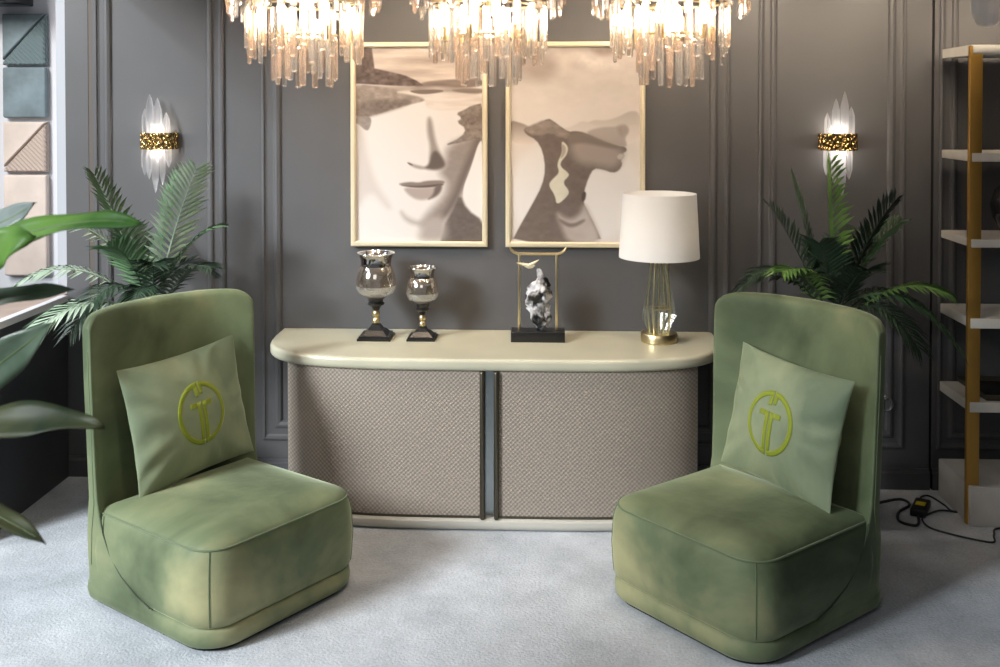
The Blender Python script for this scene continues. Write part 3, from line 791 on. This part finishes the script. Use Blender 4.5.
# ------------------------------------------------------------------ palms
def bez(a, b, c, t): return a*(1-t)**2+b*2*t*(1-t)+c*t*t
def frond(t, base, tip, lift, leaf, m, n=19, roll=0., droop=.3, width=.0115, start=.22, seed=0):
    rnd = random.Random(seed); a = Vector(base); c = Vector(tip); mid = (a+c)/2+Vector((0, 0, lift))
    q = MB(); pts = [bez(a, mid, c, i/14) for i in range(15)]
    q.tube(pts, [.006-.005*i/14 for i in range(15)], 5)
    for i in range(n):
        u = start+(1-start)*(i+.3)/n
        p = bez(a, mid, c, u); tg = (bez(a, mid, c, min(1, u+.02))-bez(a, mid, c, u-.02)).normalized()
        side = tg.cross(Vector((0, 0, 1)))
        side = side.normalized() if side.length > .05 else Vector((1, 0, 0))
        nrm = side.cross(tg).normalized()
        side2 = (side*math.cos(roll)+nrm*math.sin(roll)); nrm2 = (nrm*math.cos(roll)-side*math.sin(roll))
        prof = math.sin(PI*min(1, .16+.84*(u-start)/(1-start)))**.55
        for s in (-1, 1):
            L = leaf*(.35+.65*prof)*rnd.uniform(.82, 1.12)
            fwd = .70+.55*(u-start)+rnd.uniform(-.12, .12)
            d = (side2*s*1.0+tg*fwd+nrm2*.28).normalized()
            w = nrm2.cross(d).normalized()*width*(.75+.25*prof)
            e0 = p; e1 = p+d*L*.5+Vector((0, 0, -droop*L*.10)); e2 = p+d*L+Vector((0, 0, -droop*L*.5))
            k = nrm2*width*.35
            q.add([e0-w*.35, e0+w*.35, e1-w, e1-k, e1+w, e2], [(0, 3, 2), (0, 1, 3), (1, 4, 3), (2, 3, 5), (3, 4, 5)])
    return q.build('frond', m, t, smooth=False)
def palm(loc, label, crown_z, pot_r, pot_h, fronds):
    t = empty('potted_palm', loc, 0, label, 'plant', 'potted palms by the wall')
    q = MB(); q.lathe([(pot_r*.78, 0), (pot_r*.8, .01), (pot_r, pot_h-.02), (pot_r*1.03, pot_h-.015), (pot_r*1.03, pot_h), (pot_r*.93, pot_h), (pot_r*.92, pot_h-.03)], 32, cap1=False); q.build('pot', M_pot, t)
    q = MB(); q.lathe([(pot_r*.93, pot_h-.04), (pot_r*.5, pot_h-.025), (.002, pot_h-.02)], 24); q.build('soil', M_soil, t)
    for k in range(4):
        a = k*1.7; q = MB()
        q.tube([(.05*math.cos(a), .05*math.sin(a), pot_h-.04), (.035*math.cos(a), .035*math.sin(a), (pot_h+crown_z)/2), (.012*math.cos(a), .012*math.sin(a), crown_z+.02)], [.016, .013, .009], 8); q.build('stem', M_stem, t)
    for i, f in enumerate(fronds):
        tip, lift, leaf, m = f[:4]; kw = f[4] if len(f) > 4 else {}
        a = i*2.4
        frond(t, (.02*math.cos(a), .02*math.sin(a), crown_z-.05-.04*(i % 3)), tip, lift, leaf, m, seed=i, **kw)
    return t
# tips as (x, y, z) from the pot centre
palm((-1.90, -.42, 0), 'potted palm with silvery green fronds behind the left chair', 1.03, .17, .38, [
    ((.27, -.12, 1.66), .10, .17, M_palmpale, dict(roll=.5)),
    ((.10, .10, 1.62), .06, .16, M_palm, {}),
    ((-.30, .05, 1.62), .14, .17, M_palm, {}),
    ((-.50, -.08, 1.36), .32, .19, M_palmpale, dict(droop=.9)),
    ((-.58, -.20, 1.10), .30, .19, M_palmpale, dict(droop=.9)),
    ((-.46, -.50, .82), .36, .21, M_palmpale, dict(droop=.8)),
    ((-.24, -.34, .92), .30, .18, M_palmdark, dict(droop=.7)),
    ((.32, .05, 1.36), .18, .17, M_palm, dict(droop=.6)),
    ((.36, -.20, 1.20), .20, .16, M_palmdark, dict(droop=.7)),
    ((.24, .20, 1.10), .25, .16, M_palmdark, {}),
    ((-.10, -.25, 1.30), .18, .16, M_palm, dict(roll=-.4)),
    ((.12, -.28, 1.22), .22, .16, M_palmdark, dict(droop=.6)),
    ((-.22, .22, 1.34), .18, .16, M_palmdark, {}),
    ((.03, -.30, 1.02), .24, .15, M_palmdark, dict(droop=.8)),
])
palm((1.335, -.45, 0), 'potted palm with dark green fronds behind the right chair', 1.0, .14, .38, [
    ((-.04, -.10, 1.70), .04, .20, M_palm2, dict(roll=.9)),
    ((-.18, .05, 1.62), .06, .18, M_palm, {}),
    ((-.30, -.05, 1.48), .12, .19, M_palmdark, {}),
    ((.27, -.06, 1.52), .12, .17, M_palmdark, dict(roll=.5)),
    ((.34, .08, 1.40), .16, .17, M_palm, {}),
    ((-.40, -.15, 1.18), .26, .17, M_palmdark, dict(droop=.7)),
    ((-.42, .05, 1.08), .25, .19, M_palmdark, dict(droop=.8)),
    ((-.30, -.30, 1.22), .22, .16, M_palm2, dict(droop=.8)),
    ((.44, -.22, 1.12), .22, .18, M_palm2, dict(droop=.8)),
    ((.52, -.15, .86), .36, .20, M_palm, dict(droop=.9)),
    ((.30, -.30, .88), .30, .18, M_palmdark, dict(droop=.8)),
    ((.10, -.28, 1.22), .20, .16, M_palmdark, {}),
    ((.16, .2, 1.35), .14, .16, M_palmdark, {}),
    ((-.12, -.22, 1.34), .14, .17, M_palmdark, {}),
    ((.42, .14, 1.0), .25, .18, M_palmdark, dict(droop=.7)),
])

# ------------------------------------------------------------------ broad-leaved plant at the left edge, nearer the camera
PB = Vector((-1.95, -3.35, 0))
t = empty('broad_leaf_plant', PB, 0, 'broad-leaved green plant reaching in from the left edge of view', 'plant')
q = MB(); q.lathe([(.15, 0), (.155, .01), (.19, .36), (.195, .365), (.195, .38), (.178, .38), (.175, .35)], 32, cap1=False); q.build('pot', M_pot, t)
q = MB(); q.lathe([(.178, .34), (.09, .355), (.002, .36)], 24); q.build('soil', M_soil, t)
def leaf(base, ctrl, tip, w, m, tilt=(0, 0, 1), fold=.25, wave=.012, seed=0, peak=.42):
    a, b, c = (Vector(base)-PB, Vector(ctrl)-PB, Vector(tip)-PB); n = 22; nrm0 = Vector(tilt).normalized(); P = []
    rnd = random.Random(seed); ph = rnd.random()*6
    for i in range(n+1):
        u = i/n; p = bez(a, b, c, u); tg = (bez(a, b, c, min(1, u+.02))-bez(a, b, c, max(0, u-.02))).normalized()
        side = tg.cross(nrm0).normalized(); nr = side.cross(tg).normalized()
        k = (math.sin(PI*u**(math.log(.5)/math.log(peak)))**.8 if 0 < u < 1 else 0)*w+.001
        row = []
        for s in (-1, -.66, -.33, 0, .33, .66, 1):
            z = fold*abs(s)*k+wave*math.sin(ph+u*17+s*1.5)*abs(s)
            row.append(p+side*s*k+nr*z)
        P.append(row)
    q = MB(); q.grid(P); o = q.build('leaf', m, t, angle=180)
    sd = o.modifiers.new('thick', 'SOLIDIFY'); sd.thickness = .0025
    q = MB(); q.tube([bez(a, b, c, i/12)-nrm0*.002 for i in range(12)], [.006-.004*i/12 for i in range(12)], 6); q.build('midrib', M_stem, o)
    s0 = Vector((.02*math.cos(ph), .02*math.sin(ph), .35))
    q = MB(); q.tube([bez(s0, Vector((s0.x*2, s0.y*2, a.z*.75)), a, i/10) for i in range(11)], [.012-.006*i/10 for i in range(11)], 8); q.build('stem', M_stem, t)
LEAVES = []
def pt(x, y, d):   # world point seen near (x, y) at distance d along the view, used only to size this plant
    return Vector((-.0436*d+(x-500)/1040*d, -5.34+d, 1.95-(y-105)/1040*d))
leaf(pt(-150, 310, 2.55), pt(30, 205, 2.45), pt(136, 226, 2.4), .038, M_leafbright, (.25, -.6, .75), .15, .008, 1, .55)
leaf(pt(-90, 320, 2.5), pt(-20, 243, 2.4), pt(22, 238, 2.35), .045, M_leafbright, (-.2, -.9, .25), .12, .01, 2, .6)
leaf(pt(-120, 250, 2.7), pt(-20, 240, 2.65), pt(24, 204, 2.6), .05, M_leafgrey, (.1, -.8, .6), .2, .006, 3)
leaf(pt(-140, 330, 2.5), pt(-20, 300, 2.5), pt(64, 293, 2.5), .03, M_leafdark, (0, -.6, .8), .2, .004, 4, .6)
leaf(pt(-130, 440, 2.5), pt(-25, 385, 2.45), pt(40, 328, 2.4), .055, M_leafdark, (.3, -.9, .35), .2, .008, 5, .5)
leaf(pt(-150, 470, 2.4), pt(-10, 415, 2.35), pt(95, 434, 2.3), .045, M_leafdry, (.1, -.65, .75), .25, .008, 6, .55)
leaf(pt(-110, 500, 2.4), pt(-30, 515, 2.35), pt(32, 556, 2.3), .028, M_leafdry, (.2, -.5, .85), .25, .006, 7, .5)

# ------------------------------------------------------------------ shelf unit on the right
SX, SY0, SY1 = 1.969, -.455, -.08
t = empty('shelf_unit', (SX, (SY0+SY1)/2, 0), 0, 'open shelf unit with gold upright and pale marble shelves at right edge', 'shelf')
hy = (SY1-SY0)/2; SW = 1.15
box('plinth', M_plinth, (-.002, SW, -hy-.02, hy, 0, .183), t, .004)
for z0, z1 in ((.525, .572), (.916, .962), (1.292, 1.329), (1.689, 1.729)):
    box('shelf', M_marble, (0, SW, -hy, hy, z0, z1), t, .003)
q = MB(); zc0, zc1 = 2.183, 2.227; ol = []
for k in range(13): a = -PI/2+PI*k/12; ol.append((-hy-.0-.02*math.cos(a)*-1 if False else -hy+.02-.02*math.cos(a), (zc0+zc1)/2+.025*math.sin(a)))
ol += [(hy, zc1), (hy, zc0)]
q.loft([[(x, y, z) for y, z in ol] for x in (.0, SW)]); q.build('top_shelf', M_marble, t)
for x in (-.012, SW-.055):
    box('upright', M_goldpost, (x, x+.058, -hy+.006, -hy+.030, 0 if x < 0 else .183, 2.224), t, .002)
# vase and tray whose edges show at the frame's right border
q = MB(); q.lathe([(.05, 0), (.07, .01), (.115, .08), (.125, .14), (.105, .21), (.06, .255), (.045, .275), (.055, .29), (.048, .29), (.04, .27)], 36, cap1=False)
o = q.build('vase', M_vase, None, (2.282, -.22, 1.329)); tag(o, 'round black glass vase on shelf, cut by right edge of view', 'vase')
t = empty('tray', (2.30, -.26, .572), 0, 'dark tray with thin rim on the lowest marble shelf, cut by right edge of view', 'tray')
box('tray_floor', M_black, (-.245, .245, -.165, .165, 0, .008), t, .002)
q = MB()
ri = [[(x*w, y*w2, z) for x, y in ((-1, -1), (1, -1), (1, 1), (-1, 1))] for w, w2, z in ((.245, .165, .006), (.252, .172, .030), (.247, .167, .030), (.241, .161, .008))]
q.loft(ri, False, False); q.build('rim', M_bronze, t, smooth=False)

# hanging crystal close to the camera, top right
t = empty('crystal_pendant', (.930, -3.1, 2.115), 0, 'blurred clear glass pendant hanging close by, top right corner', 'pendant')
q = MB(); q.lathe([(.004, .0), (.020, .006), (.030, .026), (.033, .06), (.035, .11), (.030, .16), (.014, .19)], 10); q.build('glass_drop', M_pendant, t, smooth=False)
q = MB(); q.lathe([(.014, .188), (.016, .21), (.009, .23)], 16); q.build('cap', M_chrome, t)
q = MB(); q.tube([(0, 0, .225), (0, 0, .68)], .003, 6); q.lathe([(.04, .667), (.04, .685)], 20); q.build('cord', M_chrome, t)

# cable with adapter
def smoothpath(pts, k=6):
    P = [Vector(p) for p in pts]; out = []
    for i in range(len(P)-1):
        p0, p1, p2, p3 = P[max(0, i-1)], P[i], P[i+1], P[min(len(P)-1, i+2)]
        for j in range(k):
            s = j/k; out.append(.5*((2*p1)+(p2-p0)*s+(2*p0-5*p1+4*p2-p3)*s*s+(3*p1-p0-3*p2+p3)*s**3))
    return out+[P[-1]]
t = empty('power_cable', (1.78, -.38, 0), 0, 'black power cable with adapter box on carpet beside the right chair', 'cable')
off = Vector((1.78, -.38, 0)); z = .006
def cab(pts): return [Vector((x, y, zz))-off for x, y, zz in pts]
q = MB(); q.tube(smoothpath(cab([(1.52, -.30, z), (1.63, -.218, z), (1.752, -.165, z), (1.772, -.237, z), (1.69, -.33, z), (1.655, -.44, z), (1.71, -.49, z), (1.745, -.44, z), (1.758, -.39, .012)])), .0065, 6); q.build('cable', M_rubber, t)
q = MB(); q.tube(smoothpath(cab([(1.838, -.225, .014), (1.862, -.135, z), (1.91, -.115, z), (1.940, -.23, z), (1.945, -.30, z), (1.985, -.315, z)])), .0045, 6); q.build('cable', M_rubber, t)
q = MB(); q.tube(smoothpath(cab([(1.985, -.33, z), (1.90, -.30, z), (1.81, -.36, z), (1.768, -.42, z), (1.77, -.51, z), (1.836, -.577, z), (1.922, -.635, z), (1.995, -.66, z), (2.03, -.58, z), (2.10, -.50, z), (2.4, -.52, z)])), .0045, 6); q.build('cable', M_rubber, t)
Mx = Matrix.Translation(Vector((1.80, -.305, .019))-off) @ Matrix.Rotation(R(62), 4, 'Z')
q = MB(); q.box(-.085, .085, -.035, .035, -.018, .018, .006, Mx); ad = q.build('adapter', M_rubber, t)
q = MB(); q.box(-.02, .03, -.022, .022, .0182, .0192, 0, Mx); q.build('sticker', M_yellow, ad)

# small ring on the wall by the right chair
t = empty('ring_pull', (1.725, -.008, .435), 0, 'small chrome ring on dark panelled wall beside the right chair', 'handle')
q = MB(); q.lathe([(.016, 0), (.016, .008), (.010, .014), (.006, .02)], 16); o = q.build('mount', M_chrome, t); o.rotation_euler = (R(90), 0, 0); o.location = (0, .008, .03)
q = MB(); q.tube([(.033*math.sin(a), -.012, .033*math.cos(a)) for a in np.linspace(0, 2*PI, 32, endpoint=False)], .005, 8, closed=True); q.build('ring', M_chrome, t)

# ------------------------------------------------------------------ light
def area(name, loc, target, size, energy, color, sy=None, spread=180):
    L = bpy.data.lights.new(name, 'AREA'); L.energy = energy; L.color = color; L.size = size; L.spread = R(spread)
    if sy: L.shape = 'RECTANGLE'; L.size_y = sy
    o = bpy.data.objects.new(name, L); COL.objects.link(o); o.location = loc
    o.rotation_euler = (Vector(target)-Vector(loc)).to_track_quat('-Z', 'Y').to_euler(); return o
def spot(name, loc, target, energy, color, ang=60, blend=.6, size=.06):
    L = bpy.data.lights.new(name, 'SPOT'); L.energy = energy; L.color = color; L.spot_size = R(ang); L.spot_blend = blend; L.shadow_soft_size = size
    o = bpy.data.objects.new(name, L); COL.objects.link(o); o.location = loc
    o.rotation_euler = (Vector(target)-Vector(loc)).to_track_quat('-Z', 'Y').to_euler(); return o
spot('daylight', (-6.2, -6.0, 4.3), (-1.45, -1.1, .5), 4900, (.90, .96, 1.0), 41, 1.0, 1.1)
area('front_fill', (-.6, -5.9, 3.6), (-.4, -1., .5), 2.0, 22, (1, .97, .93))  # added fill from the open front, no lamp seen there
area('stand_fill', (-3.6, -1.2, 3.2), (-3.2, .6, 1.5), .6, 52, (1, .97, .95))  # unseen light added to brighten the sample panels
spot('wall_wash_fill', (-.65, -.8, 2.78), (-.65, 0, 1.9), 64, (1, .78, .56), 80, .9)  # unseen spots added to warm and brighten the upper wall
spot('wall_wash_fill', (.35, -.8, 2.78), (.35, 0, 1.9), 64, (1, .78, .56), 80, .9)
for x in (1.15, 1.75, 2.4): spot('wall_wash_fill', (x, -.75, 2.78), (x, 0, 2.28), 105, (1, .82, .62), 78, 1.0, .2)  # more added spots, unseen, lifting the upper right wall
spot('chair_back_fill', (.75, -3.6, 2.75), (-1.42, -1.0, 1.02), 105, (1, .88, .66), 24, .9, .15)  # unseen spot added to brighten the left chair's back
spot('chair_back_fill', (-.9, -3.8, 2.75), (.98, -1.0, 1.02), 85, (1, .93, .78), 24, .9, .15)  # same added fill for the right chair's back
spot('skylight', (-5.4, -4.0, 5.2), (-2.3, 0, 1.4), 900, (.80, .91, 1), 26, .8, .12)
L = bpy.data.lights.new('lamp_light', 'POINT'); L.energy = 60; L.color = (.97, .98, 1); L.shadow_soft_size = .03
o = bpy.data.objects.new('lamp_light', L); COL.objects.link(o); o.location = (LX, LY, ZT+.56)

w = bpy.data.worlds.new('World'); S.world = w; w.use_nodes = True
w.node_tree.nodes['Background'].inputs[0].default_value = (.86, .93, 1, 1); w.node_tree.nodes['Background'].inputs[1].default_value = .14

# ------------------------------------------------------------------ camera
cam = bpy.data.cameras.new('camera'); co = bpy.data.objects.new('camera', cam); COL.objects.link(co)
cam.sensor_width = 36; cam.lens = 1040/1000*36
cam.shift_y = -(333.5-127)/1000
co.location = (0, -5.34, 1.95)
co.rotation_euler = (R(90-1.2), 0, R(2.5))
cam.dof.use_dof = True; cam.dof.focus_distance = 4.7; cam.dof.aperture_fstop = 3.2
S.camera = co
vs = S.view_settings; S.display_settings.display_device = 'sRGB'
vs.view_transform = 'Standard'; vs.look = 'None'; vs.exposure = 0; vs.gamma = 1; vs.use_curve_mapping = False
S.cycles.use_denoising = True
S.cycles.max_bounces = 10; S.cycles.transparent_max_bounces = 24; S.cycles.transmission_bounces = 8
S.cycles.sample_clamp_indirect = 6
